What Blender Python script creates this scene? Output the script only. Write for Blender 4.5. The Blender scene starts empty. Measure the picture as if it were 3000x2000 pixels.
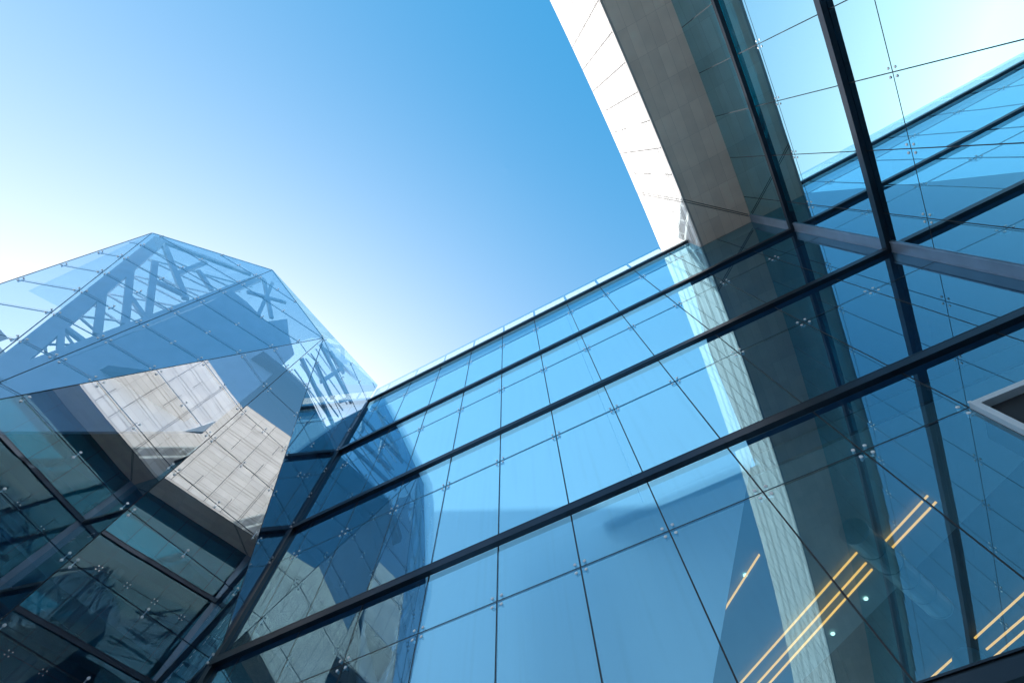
import bpy, math, random
from mathutils import Vector, Matrix
random.seed(7)
S = bpy.context.scene
COL = S.collection

# ------------------------------------------------------------------ camera
cam = bpy.data.cameras.new("camera")
camo = bpy.data.objects.new("camera", cam)
COL.objects.link(camo)
RX = Vector((0.8861916499, 0.4631706493, -0.0117179046))
RY = Vector((-0.4396489429, 0.8326687426, -0.3367069529))
RZ = Vector((-0.1461956456, 0.3035386545, 0.9415365732))
m = Matrix(((RX[0], -RY[0], -RZ[0], 0), (RX[1], -RY[1], -RZ[1], 0), (RX[2], -RY[2], -RZ[2], 0), (0, 0, 0, 1)))
camo.matrix_world = m
cam.sensor_width = 36.0
cam.lens = 1412.308 / 3000 * 36
cam.clip_start = 0.05
cam.clip_end = 5000
S.camera = camo

# ------------------------------------------------------------------ light
SUN_EL, SUN_AZ = math.radians(27), math.radians(-66)
SUN_DIR = Vector((math.sin(SUN_AZ) * math.cos(SUN_EL), math.cos(SUN_AZ) * math.cos(SUN_EL), math.sin(SUN_EL)))      # towards the sun
el = math.asin(SUN_DIR.z)
az = math.atan2(SUN_DIR.x, SUN_DIR.y)                      # clockwise from +Y
SKYCAP = 6.5      # x 0.13 strength x exposure = about 1.4 on screen
w = bpy.data.worlds.new("World"); S.world = w; w.use_nodes = True
nt = w.node_tree; nt.nodes.clear()
sky = nt.nodes.new("ShaderNodeTexSky"); sky.sky_type = 'NISHITA'; sky.sun_disc = False
sky.sun_elevation = el; sky.sun_rotation = az
sky.altitude = 0; sky.air_density = 1.95; sky.dust_density = 2.53; sky.ozone_density = 2.15
bg = nt.nodes.new("ShaderNodeBackground"); bg.inputs[1].default_value = 0.13
out = nt.nodes.new("ShaderNodeOutputWorld")
hs = nt.nodes.new("ShaderNodeHueSaturation"); hs.inputs["Saturation"].default_value = 1.7
gm = nt.nodes.new("ShaderNodeGamma"); gm.inputs[1].default_value = .7
tm = nt.nodes.new("ShaderNodeVectorMath"); tm.operation = 'MULTIPLY'; tm.inputs[1].default_value = (1.66, 1.17, 1.24)
nt.links.new(sky.outputs[0], hs.inputs["Color"]); nt.links.new(hs.outputs[0], gm.inputs[0]); nt.links.new(gm.outputs[0], tm.inputs[0]); 
# grade of the sky: one clean blue-to-white hue line (no lilac or orange low down), capped brightness by the sun
sx_ = nt.nodes.new("ShaderNodeSeparateXYZ"); cx_ = nt.nodes.new("ShaderNodeCombineXYZ")
def wm(op, a, b, c=None):
    n = nt.nodes.new("ShaderNodeMath"); n.operation = op
    for i, v in enumerate((a, b, c)):
        if v is None: continue
        if isinstance(v, (int, float)): n.inputs[i].default_value = v
        else: nt.links.new(v, n.inputs[i])
    return n.outputs[0]
nt.links.new(tm.outputs[0], sx_.inputs[0])
r_ = wm('MINIMUM', wm('MAXIMUM', wm('MULTIPLY_ADD', sx_.outputs[0], 1.04, -.03), .05), SKYCAP)
b_ = wm('MINIMUM', wm('MAXIMUM', sx_.outputs[2], r_), SKYCAP * 1.04)
g_s = wm('MULTIPLY_ADD', wm('SUBTRACT', b_, r_), .45, r_)
nt.links.new(r_, cx_.inputs[0]); nt.links.new(g_s, cx_.inputs[1]); nt.links.new(b_, cx_.inputs[2])
nt.links.new(cx_.outputs[0], bg.inputs[0]); nt.links.new(bg.outputs[0], out.inputs[0])
sl = bpy.data.lights.new("sun", 'SUN'); sl.energy = 2.1; sl.angle = math.radians(0.53); sl.color = (1.0, 0.96, 0.92)
so = bpy.data.objects.new("sun", sl); COL.objects.link(so)
so.rotation_euler = (-SUN_DIR).to_track_quat('-Z', 'Y').to_euler()
S.view_settings.view_transform = 'Standard'; S.view_settings.look = 'None'
S.view_settings.exposure = 1.5; S.view_settings.gamma = 1.0
S.view_settings.use_curve_mapping = False
S.cycles.max_bounces = 14; S.cycles.glossy_bounces = 8; S.cycles.transparent_max_bounces = 24
S.cycles.caustics_reflective = False; S.cycles.caustics_refractive = False
S.cycles.sample_clamp_indirect = 6.0

# ------------------------------------------------------------------ materials
def newmat(name):
    mt = bpy.data.materials.new(name); mt.use_nodes = True
    mt.node_tree.nodes.clear()
    o = mt.node_tree.nodes.new("ShaderNodeOutputMaterial")
    return mt, mt.node_tree, o
def N(t, kind, **kw):
    n = t.nodes.new(kind)
    for k, v in kw.items(): setattr(n, k, v)
    return n
def glass(name, refl=(.8, .9, 1), trans=(.35, .6, .68), r0=.33, pw_=4.0, wave=.0016, wscale=.8, film=None, smear=.0, ramp=None, wmul=1):
    mt, t, o = newmat(name)
    lw = N(t, "ShaderNodeLayerWeight"); lw.inputs[0].default_value = .5
    pw = N(t, "ShaderNodeMath", operation='POWER'); pw.inputs[1].default_value = pw_
    t.links.new(lw.outputs["Facing"], pw.inputs[0])
    ml = N(t, "ShaderNodeMath", operation='MULTIPLY_ADD'); ml.inputs[1].default_value = 1 - r0; ml.inputs[2].default_value = r0
    t.links.new(pw.outputs[0], ml.inputs[0])
    if ramp:                            # coated glass: clear face on, mirror-like at a slant
        ml = N(t, "ShaderNodeMapRange", interpolation_type='SMOOTHSTEP')
        for i_, v_ in zip((1, 2, 3, 4), ramp): ml.inputs[i_].default_value = v_
        t.links.new(lw.outputs["Facing"], ml.inputs[0])
    geo = N(t, "ShaderNodeNewGeometry")
    inv = N(t, "ShaderNodeMath", operation='MULTIPLY_ADD'); inv.inputs[1].default_value = -1; inv.inputs[2].default_value = 1
    t.links.new(geo.outputs["Backfacing"], inv.inputs[0])
    mm = N(t, "ShaderNodeMath", operation='MULTIPLY')
    t.links.new(ml.outputs[0], mm.inputs[0]); t.links.new(inv.outputs[0], mm.inputs[1])
    gl = N(t, "ShaderNodeBsdfGlossy"); gl.inputs["Roughness"].default_value = 0.0
    gl.inputs["Color"].default_value = (*refl, 1)
    tr = N(t, "ShaderNodeBsdfTransparent"); tr.inputs[0].default_value = (*trans, 1)
    mx = N(t, "ShaderNodeMixShader")
    t.links.new(mm.outputs[0], mx.inputs[0]); t.links.new(tr.outputs[0], mx.inputs[1]); t.links.new(gl.outputs[0], mx.inputs[2])
    tc = N(t, "ShaderNodeTexCoord")
    ns = N(t, "ShaderNodeTexNoise"); ns.inputs["Scale"].default_value = wscale; ns.inputs["Detail"].default_value = 1.0
    t.links.new(tc.outputs["Object"], ns.inputs["Vector"])
    bp = N(t, "ShaderNodeBump"); bp.inputs["Strength"].default_value = 1.0; bp.inputs["Distance"].default_value = wave
    t.links.new(ns.outputs[0], bp.inputs["Height"]); t.links.new(bp.outputs[0], gl.inputs["Normal"])
    last = mx
    if smear > 0:                       # faint dust film and vertical run marks on the pane
        mp = N(t, "ShaderNodeMapping"); mp.inputs["Scale"].default_value = (9, 9, .35)
        t.links.new(tc.outputs["Object"], mp.inputs[0])
        n2 = N(t, "ShaderNodeTexNoise"); n2.inputs["Scale"].default_value = 1.0; n2.inputs["Detail"].default_value = 5
        t.links.new(mp.outputs[0], n2.inputs["Vector"])
        cr = N(t, "ShaderNodeMapRange"); cr.inputs[1].default_value = .5; cr.inputs[2].default_value = .8
        cr.inputs[3].default_value = 0.004; cr.inputs[4].default_value = smear
        t.links.new(n2.outputs[0], cr.inputs[0])
        df = N(t, "ShaderNodeBsdfDiffuse"); df.inputs[0].default_value = (.55, .6, .62, 1)
        m2 = N(t, "ShaderNodeMixShader")
        t.links.new(cr.outputs[0], m2.inputs[0]); t.links.new(mx.outputs[0], m2.inputs[1]); t.links.new(df.outputs[0], m2.inputs[2])
        last = m2
    t.links.new(last.outputs[0], o.inputs[0])
    return mt
def princ(name, col, rough=.5, metal=0.0, var=0.0, vscale=2.0, bump=0.0, bscale=40, spec=.5, emit=None, estr=0):
    mt, t, o = newmat(name)
    p = N(t, "ShaderNodeBsdfPrincipled")
    p.inputs["Base Color"].default_value = (*col, 1); p.inputs["Roughness"].default_value = rough
    p.inputs["Metallic"].default_value = metal; p.inputs["Specular IOR Level"].default_value = spec
    tc = N(t, "ShaderNodeTexCoord")
    if var > 0:
        ns = N(t, "ShaderNodeTexNoise"); ns.inputs["Scale"].default_value = vscale; ns.inputs["Detail"].default_value = 6
        t.links.new(tc.outputs["Object"], ns.inputs["Vector"])
        mr = N(t, "ShaderNodeMapRange"); mr.inputs[1].default_value = .3; mr.inputs[2].default_value = .7
        mr.inputs[3].default_value = 1 - var; mr.inputs[4].default_value = 1 + var
        t.links.new(ns.outputs[0], mr.inputs[0])
        mc = N(t, "ShaderNodeVectorMath", operation='SCALE'); mc.inputs[0].default_value = col
        t.links.new(mr.outputs[0], mc.inputs["Scale"]); t.links.new(mc.outputs[0], p.inputs["Base Color"])
    if bump > 0:
        nb = N(t, "ShaderNodeTexNoise"); nb.inputs["Scale"].default_value = bscale; nb.inputs["Detail"].default_value = 4
        t.links.new(tc.outputs["Object"], nb.inputs["Vector"])
        bp = N(t, "ShaderNodeBump"); bp.inputs["Distance"].default_value = bump
        t.links.new(nb.outputs[0], bp.inputs["Height"]); t.links.new(bp.outputs[0], p.inputs["Normal"])
    if emit:
        p.inputs["Emission Color"].default_value = (*emit, 1); p.inputs["Emission Strength"].default_value = estr
    t.links.new(p.outputs[0], o.inputs[0])
    return mt
def stone(name, axes, col, bw, bh, mortar=.004, off=0.0):
    """ashlar panels: colour varies from block to block, thin joints; axes choose the plane"""
    mt, t, o = newmat(name)
    p = N(t, "ShaderNodeBsdfPrincipled"); p.inputs["Roughness"].default_value = .75
    tc = N(t, "ShaderNodeTexCoord"); sp = N(t, "ShaderNodeSeparateXYZ"); cb = N(t, "ShaderNodeCombineXYZ")
    t.links.new(tc.outputs["Object"], sp.inputs[0])
    t.links.new(sp.outputs[axes[0]], cb.inputs[0]); t.links.new(sp.outputs[axes[1]], cb.inputs[1])
    br = N(t, "ShaderNodeTexBrick"); br.offset = off; br.inputs["Scale"].default_value = 1.0
    br.inputs["Brick Width"].default_value = bw; br.inputs["Row Height"].default_value = bh
    br.inputs["Mortar Size"].default_value = mortar; br.inputs["Bias"].default_value = 0
    c = Vector(col)
    br.inputs["Color1"].default_value = (*(c * .93), 1); br.inputs["Color2"].default_value = (*(c * 1.07), 1)
    br.inputs["Mortar"].default_value = (*(c * .62), 1)
    t.links.new(cb.outputs[0], br.inputs["Vector"])
    ns = N(t, "ShaderNodeTexNoise"); ns.inputs["Scale"].default_value = 1.3; ns.inputs["Detail"].default_value = 8
    t.links.new(tc.outputs["Object"], ns.inputs["Vector"])
    mr = N(t, "ShaderNodeMapRange"); mr.inputs[1].default_value = .3; mr.inputs[2].default_value = .7
    mr.inputs[3].default_value = .92; mr.inputs[4].default_value = 1.06
    t.links.new(ns.outputs[0], mr.inputs[0])
    sc = N(t, "ShaderNodeVectorMath", operation='SCALE')
    t.links.new(br.outputs["Color"], sc.inputs[0]); t.links.new(mr.outputs[0], sc.inputs["Scale"])
    t.links.new(sc.outputs[0], p.inputs["Base Color"])
    nb = N(t, "ShaderNodeTexNoise"); nb.inputs["Scale"].default_value = 60; nb.inputs["Detail"].default_value = 4
    t.links.new(tc.outputs["Object"], nb.inputs["Vector"])
    bp = N(t, "ShaderNodeBump"); bp.inputs["Distance"].default_value = .003
    t.links.new(nb.outputs[0], bp.inputs["Height"]); t.links.new(bp.outputs[0], p.inputs["Normal"])
    t.links.new(p.outputs[0], o.inputs[0])
    return mt

M = {}
M['glassF'] = glass("facade_glass", refl=(.50, .86, 1.0), trans=(.56, .86, 1.0), r0=.23, pw_=2.4, wave=.0004, smear=.03)
M['glassR'] = glass("wing_glass", refl=(.48, .86, 1.0), trans=(.08, .70, .82), wave=.001, ramp=(.06, .36, .11, .82), smear=.015)
M['glassT'] = glass("crystal_glass", refl=(.90, .96, 1.0), trans=(.78, .90, 1.0), r0=.36, wave=.0009, smear=.01)
M['clear'] = glass("balustrade_glass", refl=(.9, .97, 1), trans=(.86, .95, .97), r0=.12, wave=.001)
M['nglass'] = princ('dark_window_glass', (.02, .05, .07), .08, 0, spec=.8)
M['metal'] = princ("dark_anodised_metal", (.04, .052, .07), .32, .75, var=.12, vscale=1.5, bump=.0004, bscale=200)
M['trim'] = princ("grey_painted_metal", (.27, .36, .48), .38, .45, var=.1, vscale=2.5, bump=.0004, bscale=150)
M['seal'] = princ("black_sealant", (.018, .022, .03), .6)
M['steel'] = princ("brushed_steel", (.84, .86, .88), .35, .25, var=.06, vscale=20)
M['white'] = princ("white_coated_metal", (.82, .84, .86), .45, 0, var=.04)
M['pale'] = princ("pale_window_frame", (.72, .82, .90), .4, .1, var=.05)
M['fascia'] = stone("pale_limestone_panels", (1, 2), (.68, .66, .64), 1.0, .355, .010)
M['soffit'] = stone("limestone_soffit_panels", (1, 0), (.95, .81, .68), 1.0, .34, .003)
M['stonetrim'] = princ("limestone_trim", (.56, .53, .5), .75, 0, var=.08, vscale=3, bump=.002, bscale=60)
M['jnt'] = princ("dark_joint", (.10, .09, .085), .9)
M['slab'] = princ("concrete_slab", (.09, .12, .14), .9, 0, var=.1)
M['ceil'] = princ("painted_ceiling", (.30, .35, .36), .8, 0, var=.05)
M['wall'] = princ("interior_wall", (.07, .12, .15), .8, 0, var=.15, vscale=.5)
M['duct'] = princ("grey_green_duct", (.22, .30, .30), .5, .2, var=.1)
M['blind'] = princ('green_grey_blind', (.40, .78, .72), .8, 0, var=.15, vscale=.7)
def sheer():
    mt, t, o = newmat("sheer_white_fabric")
    tl = N(t, "ShaderNodeBsdfTranslucent"); tl.inputs[0].default_value = (.86, .90, .94, 1)
    df = N(t, "ShaderNodeBsdfDiffuse"); df.inputs[0].default_value = (.80, .84, .88, 1)
    mx = N(t, "ShaderNodeMixShader"); mx.inputs[0].default_value = .12
    t.links.new(tl.outputs[0], mx.inputs[1]); t.links.new(df.outputs[0], mx.inputs[2]); t.links.new(mx.outputs[0], o.inputs[0])
    return mt
M['sheer'] = sheer()
M['frost'] = sheer(); M['frost'].name = 'frosted_white_glass'
for n_ in M['frost'].node_tree.nodes:
    if n_.type in ('BSDF_TRANSLUCENT', 'BSDF_DIFFUSE'): n_.inputs[0].default_value = (.96, .97, .98, 1)
M['truss'] = princ("painted_steel_truss", (.78, .82, .86), .5, 0, var=.08)
M['panel'] = princ('pale_shading_panel', (.74, .80, .86), .7, 0, var=.06)
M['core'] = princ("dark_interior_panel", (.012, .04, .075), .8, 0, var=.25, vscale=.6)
M['warm'] = princ("warm_light_strip", (.9, .7, .4), .5, emit=(1.0, .27, .04), estr=1.1)
M['lamp'] = princ("downlight_lens", (.9, .9, .8), .5, emit=(1.0, .88, .62), estr=1.0)
M['ground'] = princ("pale_paving", (.74, .71, .67), .85, 0, var=.15, vscale=.8, bump=.004, bscale=20)
M['roof'] = princ("roof_gravel", (.35, .35, .34), .9, 0, var=.2, vscale=8)

# ------------------------------------------------------------------ mesh helpers
class MB:
    def __init__(s): s.v = []; s.f = []
    def add(s, vs, fs):
        b = len(s.v); s.v += [tuple(x) for x in vs]; s.f += [tuple(i + b for i in f) for f in fs]; return s
    def box(s, a, b):
        x0, y0, z0 = a; x1, y1, z1 = b
        return s.add([(x0,y0,z0),(x1,y0,z0),(x1,y1,z0),(x0,y1,z0),(x0,y0,z1),(x1,y0,z1),(x1,y1,z1),(x0,y1,z1)],
                     [(0,3,2,1),(4,5,6,7),(0,1,5,4),(1,2,6,5),(2,3,7,6),(3,0,4,7)])
    def bar(s, p, q, u, wu, wn, n=None):
        """square bar from p to q; u = a side direction"""
        p = Vector(p); q = Vector(q); d = (q - p).normalized(); u = Vector(u)
        u = (u - d * u.dot(d)).normalized(); v = d.cross(u)
        c = [(-1,-1),(1,-1),(1,1),(-1,1)]
        vs = [P + u * (a * wu / 2) + v * (b * wn / 2) for P in (p, q) for a, b in c]
        return s.add(vs, [(0,3,2,1),(4,5,6,7),(0,1,5,4),(1,2,6,5),(2,3,7,6),(3,0,4,7)])
    def disc(s, c, n, r, h, k=14, dome=.5):
        c = Vector(c); n = Vector(n).normalized(); u = n.orthogonal().normalized(); v = n.cross(u)
        rings = [(r, 0), (r, h * .6), (r * .82, h), ]
        vs = []
        for rr, hh in rings:
            for i in range(k):
                a = 2 * math.pi * i / k; vs.append(c + n * hh + (u * math.cos(a) + v * math.sin(a)) * rr)
        vs.append(c + n * h * 1.12)
        fs = []
        for j in range(2):
            for i in range(k):
                i2 = (i + 1) % k; fs.append((j*k+i, j*k+i2, (j+1)*k+i2, (j+1)*k+i))
        for i in range(k): fs.append((2*k+i, 2*k+(i+1) % k, 3*k))
        fs.append(tuple(reversed(range(k))))
        return s.add(vs, fs)
    def tube(s, p, q, r, k=20):
        p = Vector(p); q = Vector(q); d = (q - p).normalized(); u = d.orthogonal().normalized(); v = d.cross(u)
        vs = [P + (u * math.cos(2*math.pi*i/k) + v * math.sin(2*math.pi*i/k)) * r for P in (p, q) for i in range(k)]
        return s.add(vs, [(i, (i+1) % k, k+(i+1) % k, k+i) for i in range(k)] + [tuple(reversed(range(k))), tuple(range(k, 2*k))])
    def slab(s, pts, n, th):
        """flat polygon with thickness th against n"""
        n = Vector(n).normalized(); k = len(pts); a = [Vector(p) for p in pts]
        nn = Vector((0, 0, 0))
        for i in range(k): nn += (a[i] - a[0]).cross(a[(i+1) % k] - a[0])
        if nn.dot(n) < 0: a.reverse()
        vs = a + [p - n * th for p in a]
        return s.add(vs, [tuple(range(k)), tuple(reversed(range(k, 2*k)))] + [(i, k+i, k+(i+1) % k, (i+1) % k) for i in range(k)])
    def build(s, name, mat, parent=None, origin=None):
        me = bpy.data.meshes.new(name)
        o0 = Vector(origin) if origin else Vector((0, 0, 0))
        me.from_pydata([Vector(v) - o0 for v in s.v], [], s.f); me.update()
        me.materials.append(mat)
        o = bpy.data.objects.new(name, me); COL.objects.link(o)
        o.location = o0
        if parent: o.parent = parent
        return o
def thing(name, label, cat, loc=(0, 0, 0), group=None):
    o = bpy.data.objects.new(name, None); COL.objects.link(o); o.location = loc
    o["label"] = label; o["category"] = cat
    if group: o["group"] = group
    return o
def tag(o, label, cat, group=None):
    o["label"] = label; o["category"] = cat
    if group: o["group"] = group
    return o
def flat(o): return o

# ------------------------------------------------------------------ measures (metres, camera at the origin, eye 1.6 above ground)
GZ = -1.62
D = 5.78                     # main facade plane y
XL, XR = -9.93, 7.12         # its two ends
H = 4.0
ZB = [19.17 - H * k for k in range(4)] + [2.87, -1.2]      # underside of each metal band at the glass
SUB = 1.2045
SX = [-3.2216 + 1.5 * i for i in range(-4, 7)]
def xin(y): return 7.15 - .0024 * (y - 6) ** 2      # wing glass line, gently curved
def xout(y): return 5.16 - .0024 * (y - 6) ** 2     # stone overhang face
ZS, ZT = 18.0, 24.4

# ================================================================== ground
g = MB().box((-400, -400, GZ - .5), (400, 400, GZ)).build("ground", M['ground']); g["kind"] = "structure"

# ================================================================== main glass facade
fac = thing("glass_building", "long flat glass facade with five dark horizontal metal bands running down to the left", "building", (-1.4, D, GZ))
fac_loc = Vector(fac.location)
def P(o, root):              # parent keeping world place
    o.location = Vector(o.location) - Vector(root.location); o.parent = root; return o
def pane_box(p0, p1, z0, z1, n, th=.018, tilt=.0006):
    """glass pane between two plan points, very slightly out of true as real ones are"""
    p0 = Vector((*p0, 0)); p1 = Vector((*p1, 0)); n = Vector((*n, 0))
    a, b = random.uniform(-1, 1) * tilt, random.uniform(-1, 1) * tilt
    L = (p1 - p0).length; Hh = z1 - z0
    pts = []
    for (s, t) in ((0, 0), (1, 0), (1, 1), (0, 1)):
        q = p0.lerp(p1, s); q.z = z0 + t * Hh
        q = q + n * (a * (s - .5) * L + b * (t - .5) * Hh)
        pts.append(q)
    return MB().slab(pts, n, th)
rows = []
for k in range(5):
    zt = ZB[k]; zsub = zt - SUB
    znext = ZB[k + 1]
    rows.append((zsub, zt, k, 0)); rows.append((znext, zsub, k, 1))
rows = rows[:-1]
g_ = .011
edges = [XL] + SX + [XR]
for (z0, z1, k, sub) in rows:
    for i in range(len(edges) - 1):
        x0, x1 = edges[i], edges[i + 1]
        if z1 < 2.9 : continue
        if k == 3 and sub == 1 and i == len(edges) - 3: continue      # opening ventilator here
        zt = z1
        if z0 >= ZS - 1e-3 - .06 and x0 > 5.14: continue
        xe = x1
        if z0 > 17.9 and x1 > 5.15:
            xe = 5.15
            if x0 >= 5.15: continue
        dark = False
        o = pane_box((x0 + g_, D), (xe - g_, D), z0 + g_, zt - g_, (0, -1)).build("glass_pane", M['glassF'])
        P(o, fac)
lower = MB().box((XL, D, GZ), (XR, D + .02, 2.85)).build("lower_glazing", M['glassF']); P(lower, fac)
# sealant backing the joints
sb = MB()
for x in SX:
    top = ZB[0] if x < 5.1 else ZS
    sb.box((x - g_, D + .004, 2.8), (x + g_, D + .03, top))
for k in range(5):
    z = ZB[k] - SUB
    sb.box((XL, D + .005, z - g_), (5.15 if z > 17.9 else XR, D + .031, z + g_))
P(sb.build("sealant_joint", M['seal']), fac)
# point fittings
for k in range(4):
    for x in SX:
        z = ZB[k] - SUB
        if k == 0 and x > 5: continue
        b = MB()
        for sx in (-1, 1):
            for sz in (-1, 1):
                if k == 3 and x > 4 and sx == 1 and sz == -1 and x < 5: continue
                b.disc((x + sx * .085, D, z + sz * .085), (0, -1, 0), .027, .010)
                b.disc((x + sx * .085, D + .02, z + sz * .085), (0, 1, 0), .022, .05)
        # the arms of the spider behind the glass
        for sx in (-1, 1):
            for sz in (-1, 1):
                b.bar((x, D + .11, z), (x + sx * .085, D + .065, z + sz * .085), (0, 1, 0), .018, .018)
        P(b.build("spider_fitting", M['steel'], origin=(x, D, z)), fac)
# bands
PB = .12
for k in range(5):
    z = ZB[k]
    xe = 5.12 if k == 0 else xin(D) - PB
    b = MB()
    def seg(b, xa, xb, mit, y0, z0, z1):
        b.add([(xa, y0, z0), (xb + mit * (PB - (D - y0)), y0, z0), (xb + (PB if mit else 0), D, z0), (xa, D, z0),
               (xa, y0, z1), (xb + mit * (PB - (D - y0)), y0, z1), (xb + (PB if mit else 0), D, z1), (xa, D, z1)],
              [(0,3,2,1),(4,5,6,7),(0,1,5,4),(1,2,6,5),(2,3,7,6),(3,0,4,7)])
    mit = 0 if k == 0 else 1
    seg(b, XL + .02, xe, mit, D - PB, z, z + .15)
    seg(b, XL + .02, xe, mit, D - PB + .06, z + .151, z + .20)
    seg(b, XL + .02, xe, mit, D - PB + .035, z + .201, z + .222)
    band = P(b.build("horizontal_band", M['metal']), fac)
    # butt joints between band lengths
    j = MB()
    for x in SX:
        if x < xe - .1: j.box((x - .003, D - PB - .0015, z + .002), (x + .003, D - PB + .001, z + .148))
    jj = j.build("butt_joint", M['seal']); jj.location -= Vector(fac.location); jj.parent = band; jj.location += Vector((0, 0, 0))
    jj.location = Vector((0, 0, 0)) if False else jj.location - band.location
# parapet
for i in range(len(edges) - 1):
    x0, x1 = edges[i], min(edges[i + 1], 5.12)
    if x0 > 5: continue
    o = MB().box((x0 + .008, D + .002, ZB[0] + .21), (x1 - .008, D + .018, 20.62)).build("balustrade_panel", M['clear']); P(o, fac)
    o2 = MB().box((x0 + .08, D + .06, 19.92), (x1 - .02, D + .066, 20.58)).build("parapet_cladding", M['frost']); P(o2, fac)
up = MB().box((XL, D + .21, 18.96), (5.1, D + .34, 19.9)).build("parapet_wall", M['white']); P(up, fac)
rf = MB().box((4.9, D + .52, 18.7), (XR + 8, 26, 18.9)).build("roof_deck", M['roof']); P(rf, fac)
P(MB().box((-18, D + .02, GZ), (XL - .001, D + .56, 18.9)).build('sky_shield_wall', M['core']), fac)  # unseen wall added to block sky showing through the facet
# curtain-like screens added to brighten the panes, dark backing at both ends
for k in range(1, 5):
    z = ZB[k]
    o = MB().box((1.62 if k == 3 else 4.9, D + .36, z - .38), (XR + 9, 18, z + .14)).build("floor_slab", M['slab']); P(o, fac)
def blind_mb(x0, x1, z0, z1, y):
    mb = MB(); n = int((x1 - x0) / .035); vs = []
    for i in range(n + 1):
        x = x0 + (x1 - x0) * i / n
        yy_ = y + 0 * math.sin(i * .9) + .0004 * math.sin(i * .37 + 1)
        vs += [(x, yy_, z0), (x, yy_, z1), (x, yy_ + .004, z1), (x, yy_ + .004, z0)]
    fs = []
    for i in range(n):
        p_ = 4 * i; q_ = p_ + 4
        for j in range(4): fs.append((p_ + j, p_ + (j + 1) % 4, q_ + (j + 1) % 4, q_ + j))
    return mb.add(vs, fs)
for k in range(0, 4):
    z1 = ZB[k] - .001 if k else 18.95; z0 = ZB[k + 1]
    # the screens are cut on a slope to follow the reflected stone and block
    lt, lb = ((-9.2, -7.5), (-7.5, -5.8), (-5.8, -5.0), (-5.0, -5.1))[k]
    rt, rb = ((4.55, 3.65), (3.65, 2.5), (2.5, 1.6), (1.6, -1.2))[k]
    def quad(xt0, xb0, xt1, xb1, y, th):
        return MB().slab([(xb0, y, z0), (xb1, y, z0), (xt1, y, z1), (xt0, y, z1)], (0, -1, 0), th)
    mids = [x for x in (-4.95, -.45) if max(lt, lb) + .3 < x < min(rt, rb) - .3]
    ct = [lt] + mids + [rt]; cb_0 = [lb] + mids + [rb]
    if k == 2: P(MB().box((-1.3, D + .52, ZB[3] - .38), (1.61, 18, ZB[3] - .05)).build("floor_slab", M["slab"]), fac)
    for j in range(len(ct) - 1):
        P(quad(ct[j] + .004, cb_0[j] + .004, ct[j + 1] - .004, cb_0[j + 1] - .004, D + .36, .004).build("backlit_screen", M['sheer']), fac)
    P(quad(XL + .001, XL + .001, lt, lb, D + .34, .16).build("inner_wall", M['core']), fac)  # dark backing added so the reflections in these panes stay dark
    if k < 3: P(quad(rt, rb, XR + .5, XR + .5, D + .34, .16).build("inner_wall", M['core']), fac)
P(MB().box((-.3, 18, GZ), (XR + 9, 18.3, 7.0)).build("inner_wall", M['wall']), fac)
cpl = MB()
for x in (-6.2, -2.6): cpl.tube((x, 7.6, GZ), (x, 7.6, 7.1), .2)
P(cpl.build("column", M['wall']), fac)
P(MB().box((XR + .51, D + .34, GZ), (16, D + .5, 18.05)).build('inner_wall', M['core']), fac)  # unseen wall added to shut out sky light behind the corner
# ventilator standing open in the fourth storey
vx0, vx1, vz1, vz0 = SX[-2] + .0, SX[-1] - .012, ZB[3] - SUB - .012, ZB[4] + .24
vent = MB()
y0, y1 = D - .10, D + .03
vent.box((vx0, y0, vz1 - .085), (vx1, y1, vz1)); vent.box((vx0, y0, vz0), (vx1, y1, vz0 + .085))
vent.box((vx0, y0, vz0 + .085), (vx0 + .085, y1, vz1 - .085)); vent.box((vx1 - .085, y0, vz0 + .085), (vx1, y1, vz1 - .085))
vf = P(vent.build("ventilator_frame", M['pale']), fac); vf["label"] = "pale frame of the open ventilator"
lip = MB().box((vx0 + .085, y1, vz0 + .085), (vx1 - .085, y1 + .5, vz1 - .085))
P(lip.build("vent_dark_fill", M['seal']), fac)  # solid black box stands in for the dark of the opening

# ================================================================== curved wing with stone overhang
wing = thing("curved_glass_wing", "gently curved glass wing at the upper right with dark bands under a pale stone overhang", "building", (7.1, -3, GZ))
YE = -34.0
ys = [D - .04] 
yj = [4.80 - 1.49 * i for i in range(27)]
yy = [5.5] + yj
rowsR = [(2.89, 5.966, 3, 1), (5.966, 7.17, 3, 0), (7.17, 9.966, 2, 1), (9.966, 11.17, 2, 0), (11.17, 13.966, 1, 1), (13.966, 15.17, 1, 0), (15.17, 18.0, 0, 1)]
rest = MB()
for (z0, z1, k, sub) in rowsR:
    for i in range(len(yy) - 1):
        ya, yb = yy[i], yy[i + 1]
        if yb < YE: break
        pa, pb = (xin(ya), ya), (xin(yb), yb)
        dv = Vector((pb[0] - pa[0], pb[1] - pa[1])).normalized(); n = Vector((dv.y, -dv.x))
        if n.x > 0: n = -n
        A_ = Vector(pa) + dv * g_; B_ = Vector(pb) - dv * g_
        pb_ = pane_box(A_, B_, z0 + g_, z1 - g_, n, tilt=.0005)
        if i < 12: P(pb_.build("glass_pane", M['glassR']), wing)
        else: rest.add(pb_.v, pb_.f)
o = P(rest.build("far_glass_panes", M['glassR']), wing); o["kind"] = "stuff"
lw_ = MB()
for i in range(len(yy) - 1):
    ya, yb = yy[i], yy[i + 1]
    lw_.add([(xin(ya), ya, GZ), (xin(yb), yb, GZ), (xin(yb), yb, 2.87), (xin(ya), ya, 2.87), (xin(ya)+.02, ya, GZ), (xin(yb)+.02, yb, GZ), (xin(yb)+.02, yb, 2.87), (xin(ya)+.02, ya, 2.87)],
            [(0,3,2,1),(4,5,6,7),(0,1,5,4),(1,2,6,5),(2,3,7,6),(3,0,4,7)])
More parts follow.
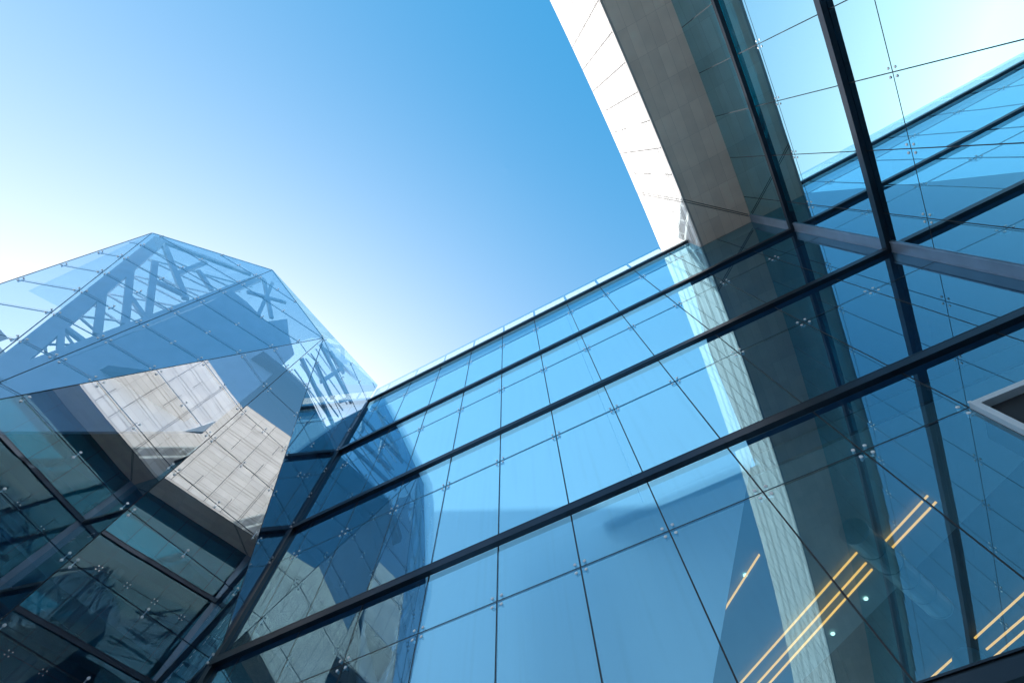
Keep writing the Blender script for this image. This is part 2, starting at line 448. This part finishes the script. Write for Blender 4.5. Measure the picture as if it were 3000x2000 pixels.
P(lw_.build("lower_glazing", M['glassR']), wing)
def sweep(xa, xb, z0, z1, y_hi, y_lo, step=.745, side=xin, mb=None):
    """extrude a rectangle [xa,xb] (offset from the curve) along the curved plan"""
    mb = mb or MB(); n = max(1, int(round((y_hi - y_lo) / step)))
    vs = []
    for i in range(n + 1):
        y = y_hi + (y_lo - y_hi) * i / n
        vs += [(side(y) + xa, y, z0), (side(y) + xb, y, z0), (side(y) + xb, y, z1), (side(y) + xa, y, z1)]
    fs = [(0, 1, 2, 3), (4*n+3, 4*n+2, 4*n+1, 4*n)]
    for i in range(n):
        a = 4 * i; b = a + 4
        for j in range(4): fs.append((a+j, b+j, b+(j+1) % 4, a+(j+1) % 4))
    return mb.add(vs, fs)
sj = MB()
sweep(.004, .03, ZS - .02, ZS, 5.5, YE, mb=sj)
for k in range(0, 5):
    z = ZB[k] - SUB if k else None
    if z: sweep(.005, .031, z - g_, z + g_, 5.5, YE, mb=sj)
for y in yj:
    if y > YE: sj.box((xin(y) + .004, y - g_, 2.9), (xin(y) + .03, y + g_, ZS))
P(sj.build("sealant_joint", M['seal']), wing)
for k in (1, 2, 3):
    for y in yj[:9]:
        z = ZB[k] - SUB; b = MB(); x = xin(y)
        for s in (-1, 1):
            for t in (-1, 1):
                b.disc((x - .002, y + s * .085, z + t * .085), (-1, 0, 0), .027, .010)
                b.disc((x + .02, y + s * .085, z + t * .085), (1, 0, 0), .022, .05)
                b.bar((x + .11, y, z), (x + .065, y + s * .085, z + t * .085), (1, 0, 0), .018, .018)
        P(b.build("spider_fitting", M['steel'], origin=(x, y, z)), wing)
for k in (1, 2, 3, 4):
    z = ZB[k]; b = MB()
    for (off, a, c) in ((PB, 0, .15), (PB - .06, .151, .20), (PB - .035, .201, .222)):
        n = 40; vs = []
        for i in range(n + 1):
            ya = D - off if i == 0 else D + (YE - D) * i / n
            yb = D if i == 0 else ya
            xa = xin(ya) - off if i else xin(D) - off
            vs += [(xa, ya, z + a), (xin(yb) - .001, yb, z + a), (xin(yb) - .001, yb, z + c), (xa, ya, z + c)]
        fs = [(0, 1, 2, 3), (4*n+3, 4*n+2, 4*n+1, 4*n)]
        for i in range(n):
            p_ = 4 * i; q_ = p_ + 4
            for j in range(4): fs.append((p_+j, q_+j, q_+(j+1) % 4, p_+(j+1) % 4))
        b.add(vs, fs)
    band = P(b.build("horizontal_band", M['metal']), wing)
# corner trim
for k, (z0, z1) in enumerate(((ZB[1] + .225, ZS), (ZB[2] + .225, ZB[1] - .002), (ZB[3] + .225, ZB[2] - .002), (ZB[4] + .225, ZB[3] - .002))):
    c = MB().box((xin(5.6) - .03, 5.50, z0), (xin(5.6) + .10, D - .002, z1))
    c.box((xin(5.6) - .042, 5.50, z0), (xin(5.6) - .0305, 5.535, z1))
    c.box((xin(5.6) - .042, D - .035, z0), (xin(5.6) - .0305, D - .003, z1))
    P(c.build("corner_trim", M['trim']), wing)
# stone overhang: outer face, soffit, top
ov = MB(); sweep(0, .35, ZS + .10, ZT, D - .002, YE, step=.5, side=xout, mb=ov)
fo = P(ov.build("stone_fascia", M['fascia']), wing)
lipm = MB(); sweep(.012, .09, ZS, ZS + .099, D - .003, YE, step=.5, side=xout, mb=lipm)
P(lipm.build("drip_edge", M['stonetrim']), wing)
sf = MB(); sweep(.091, 2.05, ZS + .004, ZS + .098, D - .003, YE, step=.5, side=xout, mb=sf)
P(sf.build("stone_soffit", M['soffit']), wing)
# body above the glass, and roof
bd = MB(); sweep(.36, 9, ZS + .11, ZT - .15, D - .004, YE, step=1, side=xout, mb=bd)
P(bd.build("upper_wall", M['stonetrim']), wing)
cp = MB(); sweep(-.004, 1.2, ZT + .002, ZT + .05, D + 1.4, YE, step=.5, side=xout, mb=cp)
P(cp.build("coping", M['stonetrim']), wing)
# upper wall continues behind the top of the main facade
bb = MB().box((5.16, D - .001, ZS + .1), (14, D + 3.2, ZT)); P(bb.build("stone_return", M['fascia']), wing)
# string courses along the fascia
co = MB()
for z in (18.50, 18.68, 19.66, 19.86, 20.95, 21.15, 22.2, 22.4, 23.18, 23.36):
    sweep(-.014, .001, z, z + .03, D - .004, YE, step=.5, side=xout, mb=co)
P(co.build("string_course", M['stonetrim']), wing)
# open joints between stone panels (some run the whole height, some only part)
jm = MB(); yv = 3.9; rng = random.Random(3)
ext = {0: [(18.1, 24.4)], 1: [(18.6, 19.4), (20.3, 21.2)], 2: [(18.1, 19.0), (20.6, 21.8), (22.6, 23.4)], 3: [(18.1, 24.4)], 4: [(18.1, 19.2), (21.4, 22.3), (23.2, 23.7)],
       5: [(18.1, 23.6)], 6: [(18.1, 24.4)], 7: [(18.1, 24.4)]}
for i in range(38):
    y = 2.9 - i * 1.0
    spans = ext.get((i + 2) % 8, [(18.1, 24.4)])
    for a, c in spans:
        jm.box((xout(y) - .006, y - .017, a), (xout(y) + .004, y + .017, c))
for z in (18.9, 19.5): jm.box((xout(4.8) - .005, 4.5, z), (xout(4.8) + .003, 4.514, z + .45))
# movement joint across fascia and soffit
for dy in (0, .09):
    jm.box((xout(3.9) - .007, 3.86 + dy, 18.1), (xout(3.9) + .004, 3.885 + dy, 24.4))
    p0 = Vector((xout(3.9) + .02, 3.87 + dy, ZS)); p1 = Vector((xin(5.5) - .06, 5.47 + dy * .8, ZS))
    jm.bar(p0, p1, (0, 0, 1), .012, .022)
P(jm.build("panel_joint", M['jnt']), wing)
# floors behind the wing's glass
for k in range(1, 5):
    z = ZB[k]; b = MB(); sweep(.5, 9, z - .38, z + .14, 5.4, YE, step=2, mb=b)
    P(b.build("floor_slab", M['slab']), wing)
b = MB(); sweep(3.5, 3.8, GZ, ZS, 5.77, YE, step=2, mb=b); P(b.build("inner_wall", M['duct']), wing)
b = MB(); sweep(.42, .45, ZB[1] + .25, ZS - .1, 5.4, YE, step=2, mb=b); P(b.build("blind", M['blind']), wing)
cm = MB()
for y in (1.0, -5.0, -11, -17, -23): cm.tube((xin(y) + 1.2, y, GZ), (xin(y) + 1.2, y, ZS), .2)
P(cm.build("column", M['wall']), wing)

# ================================================================== faceted crystal
A = Vector((-12.319, -3.996, 17.867)); B = Vector((-10.81, -1.04, 20.70)); C = Vector((-9.26, 2.21, 17.99)); V = Vector((-10.53, -1.12, 7.37))
E2b = Vector((-11.78, 2.46, GZ))             # foot of the edge between the two mirror facets
T = Vector((-9.93, 5.78, 7.5))               # where the lower facet meets the facade
DT = Vector((-9.93, 5.78, 20.95))            # top corner at the facade
E2l = Vector((-10.76, 2.40, 6.2))
SL = A + (Vector((-12.62, -3.65, 13.59)) - A) * 2.0
cry = thing("faceted_glass_building", "faceted crystal-like glass block at the left, its upper facets see-through over a steel truss", "building", (-11.5, 1, GZ))
cen = Vector((-14.5, 2, 9))
LV = [6.0 + i * 4 / 3 for i in range(-6, 13)]
panes = 0
cc = cry.location
fittings = []
def clip(poly, n, d0):
    out = []
    for i in range(len(poly)):
        a, b = poly[i], poly[(i + 1) % len(poly)]
        da, db = n.dot(a) - d0, n.dot(b) - d0
        if da >= 0: out.append(a)
        if (da > 0 > db) or (da < 0 < db): out.append(a.lerp(b, da / (da - db)))
    return out
def shrink(poly, n, amt):
    c = sum(poly, Vector()) / len(poly); res = poly
    area = Vector()
    for i in range(len(poly)): area += (poly[i] - poly[0]).cross(poly[(i + 1) % len(poly)] - poly[0])
    sgn = 1 if area.dot(n) > 0 else -1
    for i in range(len(poly)):
        a, b = poly[i], poly[(i + 1) % len(poly)]
        e = (b - a)
        if e.length < 1e-4: continue
        inward = n.cross(e).normalized() * sgn
        res = clip(res, inward, inward.dot(a) + amt)
        if len(res) < 3: return []
    return res
def facet(pts, levels=True, mat='glassT', gap=.010, fit=True, dotcol=()):
    global panes
    pts = [Vector(p) for p in pts]
    n = (pts[1] - pts[0]).cross(pts[2] - pts[0]).normalized()
    c = sum(pts, Vector()) / len(pts)
    if n.dot(c - cen) < 0: n = -n
    zs = [min(p.z for p in pts)] + [z for z in LV if min(p.z for p in pts) + .15 < z < max(p.z for p in pts) - .15] + [max(p.z for p in pts)]
    for z0, z1 in zip(zs, zs[1:]):
        q = clip(pts, Vector((0, 0, 1)), z0); q = clip(q, Vector((0, 0, -1)), -z1) if q else q
        if len(q) < 3: continue
        q = shrink(q, n, gap)
        if len(q) < 3: continue
        a, b2 = random.uniform(-1, 1) * .0008, random.uniform(-1, 1) * .0008
        qc = sum(q, Vector()) / len(q)
        u = Vector((0, 0, 1)).cross(n).normalized(); v2 = n.cross(u)
        q = [p + n * ((p - qc).dot(u) * a + (p - qc).dot(v2) * b2) for p in q]
        P(MB().slab(q, n, .018).build("glass_pane", M[mat]), cry); panes += 1
    # fittings along every level, by the edges and once mid-way on the wide facets
    for z in zs[1:-1]:
        hit = []
        for i in range(len(pts)):
            a, b = pts[i], pts[(i + 1) % len(pts)]
            if (a.z - z) * (b.z - z) < 0: hit.append(a.lerp(b, (z - a.z) / (b.z - a.z)))
        if len(hit) != 2: continue
        u = (hit[1] - hit[0]); L = u.length; u.normalize(); v2 = n.cross(u)
        if v2.z < 0: v2 = -v2
        spots = []
        if L > .5: spots += [(hit[0], u), (hit[1], -u)]
        for s_ in dotcol:
            if L > 1.6: spots.append((hit[0].lerp(hit[1], s_), None))
        for p, dr in spots:
            b = MB()
            offs = [dr * .10] if dr is not None else [u * .0]
            for of in offs:
                for t in (-1, 1):
                    q_ = p + of + v2 * (.085 * t)
                    b.disc(q_ + n * .001, n, .028, .012)
                    b.bar(q_ + n * .004, q_ - n * .06, u, .018, .018)
                b.bar(p + of - n * .05 + v2 * .095, p + of - n * .05 - v2 * .095, n, .022, .022)
            fittings.append((b, p))
        # beam carrying the joint behind the glass
        beams.bar(hit[0] - n * .05 + u * .03, hit[1] - n * .05 - u * .03, n, .02, .02)
beams = MB(); edges_ = MB()
ext_z = GZ
facet([A, B, V], dotcol=(.5,))                                   # upper, left
facet([B, C, V], dotcol=(.5,))                                   # upper, right
facet([C, V, Vector((-11.2, -.95, GZ)), E2b], dotcol=(.5,))      # mirror facet, left
n3 = (E2l - C).cross(T - C).normalized()
foot = Vector((-10.93, D - .03, GZ))
# lower right facet, cut off by the facade plane
def planept(n, p, x=None, y=None, z=None):
    if x is None: return Vector(((n.dot(p) - n.y * y - n.z * z) / n.x, y, z))
foot = planept(n3, C, y=D - .03, z=GZ)
facet([C, E2b, foot, T - Vector((0, .03, 0))], dotcol=(.5,))     # mirror facet, right
facet([C, T - Vector((0, .03, 0)), DT - Vector((0, .03, 0))], dotcol=(.5,))   # upright facet by the facade
facet([A, V, SL], dotcol=())                                      # far left
facet([SL, V, Vector((-11.2, -.95, GZ)), Vector((-13.6, -4.3, GZ))])
# rear planes close the volume
C2 = Vector((-9.25, 2.14, 18.60)); 
RB = Vector((-17.5, 1.5, 21.2)); RD = Vector((-17.5, 5.7, 21.2)); RA = Vector((-17.5, -4.4, 17.5))
CUP = Vector((-9.262, 2.205, 18.002))
P(MB().slab([A, B, RB, RA], (-.3, -.3, 1), .018).build("roof_glass", M['clear']), cry)
P(MB().slab([B, C2, DT + Vector((-.02, -.04, .05)), RB], (0, 0, 1), .018).build("roof_glass", M['clear']), cry)
P(MB().slab([B, CUP, C2], (1, -.4, 0), .012).build("glazed_upstand", M['clear']), cry)
P(MB().slab([CUP, C2, DT + Vector((0, -.04, .05)), DT + Vector((0, -.04, 0))], (1, -.1, 0), .012).build("glazed_upstand", M['clear']), cry)
def inview(p):
    q = camo.matrix_world.to_3x3().transposed() @ p
    if q.z > -.1: return False
    x, y = q.x / -q.z * 1412.3, q.y / -q.z * 1412.3
    return abs(x) < 1540 and abs(y) < 1040
fittings.sort(key=lambda t: (not inview(t[1]), t[1].length))
far = MB()
for k, (b, p) in enumerate(fittings):
    if k < 98: P(b.build("point_fitting", M['steel'], origin=p), cry)
    else: far.add(b.v, b.f)
o = P(far.build("far_point_fittings", M['steel']), cry); o["kind"] = "stuff"
P(beams.build("sealant_joint", M['seal']), cry)
# edge seams
def edge(a, b, w=.022):
    d = (b - a).normalized(); edges_.bar(a + d * .02, b - d * .02, (1, 0, 0), w, w)
inn = Vector((-.03, 0, 0))
for a, b in ((A, V), (B, V), (C, V), (C, E2b), (C, B), (A, B), (C, T), (A, SL)): edge(a + inn, b + inn)
P(edges_.build("edge_seam", M['seal']), cry)
# post where the block meets the facade
pm = MB().box((XL - .05, D - .10, GZ), (XL + .10, D - .001, 19.15))
P(pm.build("corner_post", M['metal']), cry)
# steel truss behind the upper facets
TR = MB()
nu1 = Vector((.88, -.47, .02)); nu2 = Vector((.91, -.42, .02)); nt4 = Vector((.98, .18, 0))
nt4_ = Vector((.98, .18, 0))
U1 = [((-13.25,-3.97,19.37),(-11.65,-1.42,9.74),.42),((-11.73,-1.02,21.2),(-11.56,-1.26,9.55),.34),((-12.72,-3.07,17.51),(-11.71,-1.32,14.31),.2),
 ((-12.71,-3.1,16.34),(-11.7,-1.34,13.36),.2),((-12.39,-2.59,14.36),(-11.7,-1.38,12.4),.2),((-11.98,-1.93,11.99),(-11.65,-1.34,11.17),.14),
 ((-13.05,-3.62,18.99),(-11.8,-1.39,16.33),.2),((-12.14,-2.1,14.76),(-11.7,-1.3,14.16),.12),((-11.97,-1.91,12.04),(-11.65,-1.31,11.89),.12),
 ((-12.3,-2.23,18.65),(-11.8,-1.33,17.83),.14),((-12.36,-2.45,16.32),(-11.87,-1.52,16.5),.14),((-13.2,-3.88,19.27),(-11.87,-1.32,20.88),.2),((-12.35,-2.37,17.5),(-12.47,-2.49,19.64),.16)]
for a, b, w_ in U1: TR.bar(a, b, nu1, .12, w_)
q0, q1 = Vector((-13.25, -3.97, 19.37)), Vector((-11.65, -1.42, 9.74)); r0_, r1_ = Vector((-11.73, -1.02, 21.2)), Vector((-11.56, -1.26, 9.55))
back = Vector((-.35, .2, 0))
for i in range(11):                     # lighter bracing a little further in
    t0, t1 = .04 + i * .085, .04 + (i + 1) * .085
    a_, b_2 = q0.lerp(q1, t0) + back, r0_.lerp(r1_, t1) + back
    TR.bar(a_, b_2, nu1, .05, .055)
    if i % 2 == 0: TR.bar(q0.lerp(q1, t1) + back, r0_.lerp(r1_, t0) + back, nu1, .05, .045)
for i in range(6):
    p_a, p_b = Vector((-10.15, 2.6, 16.4 + i * .55)), Vector((-10.7, 5.5, 17.2 + i * .6))
    TR.bar(p_a + Vector((-.3, 0, 0)), p_b + Vector((-.3, 0, 0)), nt4_, .04, .05)
for a, b in (((-11.51,-.87,20.87),(-10.77,.61,18.31)),((-11.39,-.7,19.03),(-10.92,.39,20.19)),((-11.39,-.59,21.1),(-10.9,.29,17.81))): TR.bar(a, b, nu2, .1, .14)
U4 = [((-10.13,2.52,19.1),(-10.71,5.5,19.43)),((-10.22,2.98,18.01),(-10.52,4.58,18.01)),((-10.35,3.67,17.79),(-10.41,4.01,20.0)),((-10.23,3.06,19.6),(-10.46,4.24,19.94)),
 ((-10.18,2.79,19.2),(-10.59,4.97,20.9)),((-10.59,4.95,18.51),(-10.65,5.26,19.48)),((-10.1,2.4,17.2),(-10.7,5.5,17.2))]
for a, b in U4: TR.bar(a, b, nt4, .1, .16)
P(TR.build("steel_truss", M['truss']), cry)
# panel added behind the upper facets in place of reflected shading
pl = [(-11.36,-1.15,9.32),(-11.38,-1.05,12.04),(-11.44,-.94,16.73),(-11.52,-1.02,18.43),(-11.2,-.34,18.29),(-10.75,.62,17.84),(-10.63,.96,19.0),(-10.4,1.45,18.0),(-10.1,2.1,17.0),(-10.05,2.12,13.94),(-10.05,2.05,11.19),(-10.95,-.31,8.35)]
P(MB().slab(pl, nu2, .08).build("shading_panel", M['panel']), cry)
# dark core and floors inside
for zf in (15.45, 11.45, 7.3, 3.4):
    t1 = (zf - V.z) / (C.z - V.z); e1 = V.lerp(C, t1) if zf > V.z else V.lerp(Vector((-11.2, -.95, GZ)), (V.z - zf) / (V.z - GZ))
    e2 = C.lerp(E2b, (C.z - zf) / (C.z - GZ)); e3 = C.lerp(T, (C.z - zf) / (C.z - T.z)) if zf > T.z else Vector((-10.2, 5.7, zf))
    pts = [e1, e2, e3, Vector((min(e3.x, -9.98), 5.755, zf)), Vector((-17.4, 5.755, zf)), Vector((-17.4, -2.5, zf)), Vector((e1.x - 2.2, e1.y - 1.6, zf))]
    if zf > 15: pts = [e2 + Vector((-.3, -.9, 0)), e2, e3, pts[3], pts[4], Vector((-17.4, 1.3, zf))]
    pts = [p + Vector((-.16, 0, 0)) for p in pts]
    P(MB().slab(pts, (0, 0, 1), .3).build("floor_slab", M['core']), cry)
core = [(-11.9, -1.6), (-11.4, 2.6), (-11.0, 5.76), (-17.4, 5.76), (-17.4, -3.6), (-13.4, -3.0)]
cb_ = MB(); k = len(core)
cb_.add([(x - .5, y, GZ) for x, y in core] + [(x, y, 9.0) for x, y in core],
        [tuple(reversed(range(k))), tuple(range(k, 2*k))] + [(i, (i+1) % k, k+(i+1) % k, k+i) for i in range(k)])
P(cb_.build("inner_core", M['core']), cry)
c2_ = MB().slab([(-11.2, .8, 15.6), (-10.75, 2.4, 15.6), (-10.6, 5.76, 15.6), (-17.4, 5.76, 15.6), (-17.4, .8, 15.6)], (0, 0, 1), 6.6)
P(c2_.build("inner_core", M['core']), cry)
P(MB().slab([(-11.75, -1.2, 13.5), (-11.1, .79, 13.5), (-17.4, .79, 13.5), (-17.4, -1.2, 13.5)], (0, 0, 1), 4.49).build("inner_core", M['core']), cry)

# ================================================================== things inside the fourth storey
dirL = Vector((.8, -.6, 0))
ce = MB().slab([(.2, 7.1, 6.78), (9, 6.2, 6.78), (9, 5.5 + .7, 6.78), (9, 5.53 + .6, 6.78), (8.6, 6.2, 6.78)], (0, 0, 1), .01) if False else None
c0 = MB().slab([(1.62, 10.76, 6.775), (5.9, 7.72, 6.775), (5.9, 6.2, 6.775), (.5, 6.2, 6.775), (-1.6, 7.9, 6.775), (-2.2, 10.5, 6.775), (-.8, 12.4, 6.775)], (0, 0, -1), .02)
P(c0.build("ceiling", M['ceil']), fac)
strips = [((-.38, 10.73), (2.53, 8.54)), ((-.15, 10.96), (2.62, 8.85)), ((.06, 11.07), (2.68, 9.05)), ((2.95, 8.59), (3.9, 7.9)), ((3.03, 8.79), (4.0, 8.1)),
          ((4.03, 11.71), (5.9, 10.35)), ((4.18, 12.13), (6.2, 10.75)), ((4.29, 12.41), (6.4, 10.95)), ((2.83, 12.58), (3.56, 12.06)), ((3.30, 12.70), (3.7, 12.48)), ((-.31, 9.0), (.98, 7.76))]
descr = ["uppermost of the three long warm light strips behind the lower panes", "middle one of the three long warm light strips behind the lower panes",
         "lowest of the three long warm light strips behind the lower panes", "short warm light strip beyond the round duct, upper one of the pair", "short warm light strip beyond the round duct, lower one of the pair",
         "topmost of the three warm light strips in the lower right corner", "thickest middle one of the three warm light strips in the lower right corner", "lowest of the three warm light strips in the lower right corner",
         "warm light strip just above the lowest metal band near the bottom edge", "very short warm light stub just above the lowest metal band", "single light strip on its own to the left of the reflected stone band"]
for (a, b), ds in zip(strips, descr):
    bar = MB().bar((a[0], a[1], 6.72), (b[0], b[1], 6.72), (0, 0, 1), .03, .018)
    o = bar.build("light_strip", M['warm'], origin=(a[0], a[1], 6.72)); tag(o, ds, "light strip", "warm light strips inside the glass building")
for (x, y), ds in zip([(3.21, 9.17), (2.42, 9.74), (1.64, 10.32), (.61, 8.13), (-.1, 8.69)],
                      ["round downlight nearest the grey duct", "round downlight in the dark ceiling midway between two others", "round downlight on the dark ceiling beside the reflected stone band, lowest of its row",
                       "upper of two round downlights beside the single light strip left of the stone reflection", "lower of two round downlights beside the single light strip left of the stone reflection"]):
    b = MB().disc((x, y, 6.755), (0, 0, -1), .04, .02)
    tag(b.build("downlight", M['lamp'], origin=(x, y, 6.755)), ds, "downlight", "round downlights inside the glass building")
du = MB().tube((2.45, 7.6, 6.35), (3.35, 9.9, 6.35), .22)
for i in range(6):
    p = Vector((2.45, 7.6, 6.35)).lerp(Vector((3.35, 9.9, 6.35)), i / 5); q = p + Vector((.9, 2.3, 0)).normalized() * .03
    du.tube(p, q, .232)
tag(du.build("air_duct", M['duct'], origin=(2.45, 7.6, 6.35)), "round grey-green ribbed air duct behind the glass crossed by warm light strips", "duct")
du = MB().tube((3.6, 11.6, 6.3), (4.6, 14.0, 6.3), .27)
for i in range(5):
    p = Vector((3.6, 11.6, 6.3)).lerp(Vector((4.6, 14.0, 6.3)), i / 4); q = p + Vector((1, 2.4, 0)).normalized() * .03
    du.tube(p, q, .282)
tag(du.build("air_duct", M['duct'], origin=(3.6, 11.6, 6.3)), "teal round air duct in the lower right corner just above the bottom metal band", "duct")

# ================================================================== block added across the court to keep low sky out of the reflections
nb = thing("added_dark_block", "plain dark-glazed block added across the court to darken the reflections in the glass", "building", (-28, 6, GZ))
P(MB().box((-36, -13, GZ), (-20.3, 26, 17)).build("wall", M['wall']), nb)
P(MB().box((-36.2, -13.2, 17.01), (-20, 26.2, 17.4)).build("coping", M['stonetrim']), nb)
wn = MB()
for k in range(5):
    for j in range(12): wn.box((-20.3 + .002, -12.4 + j * 3.15, GZ + .8 + k * 4), (-20.22, -12.4 + j * 3.15 + 2.6, GZ + 3.7 + k * 4))
o = P(wn.build("windows", M['nglass']), nb); o["kind"] = "stuff"
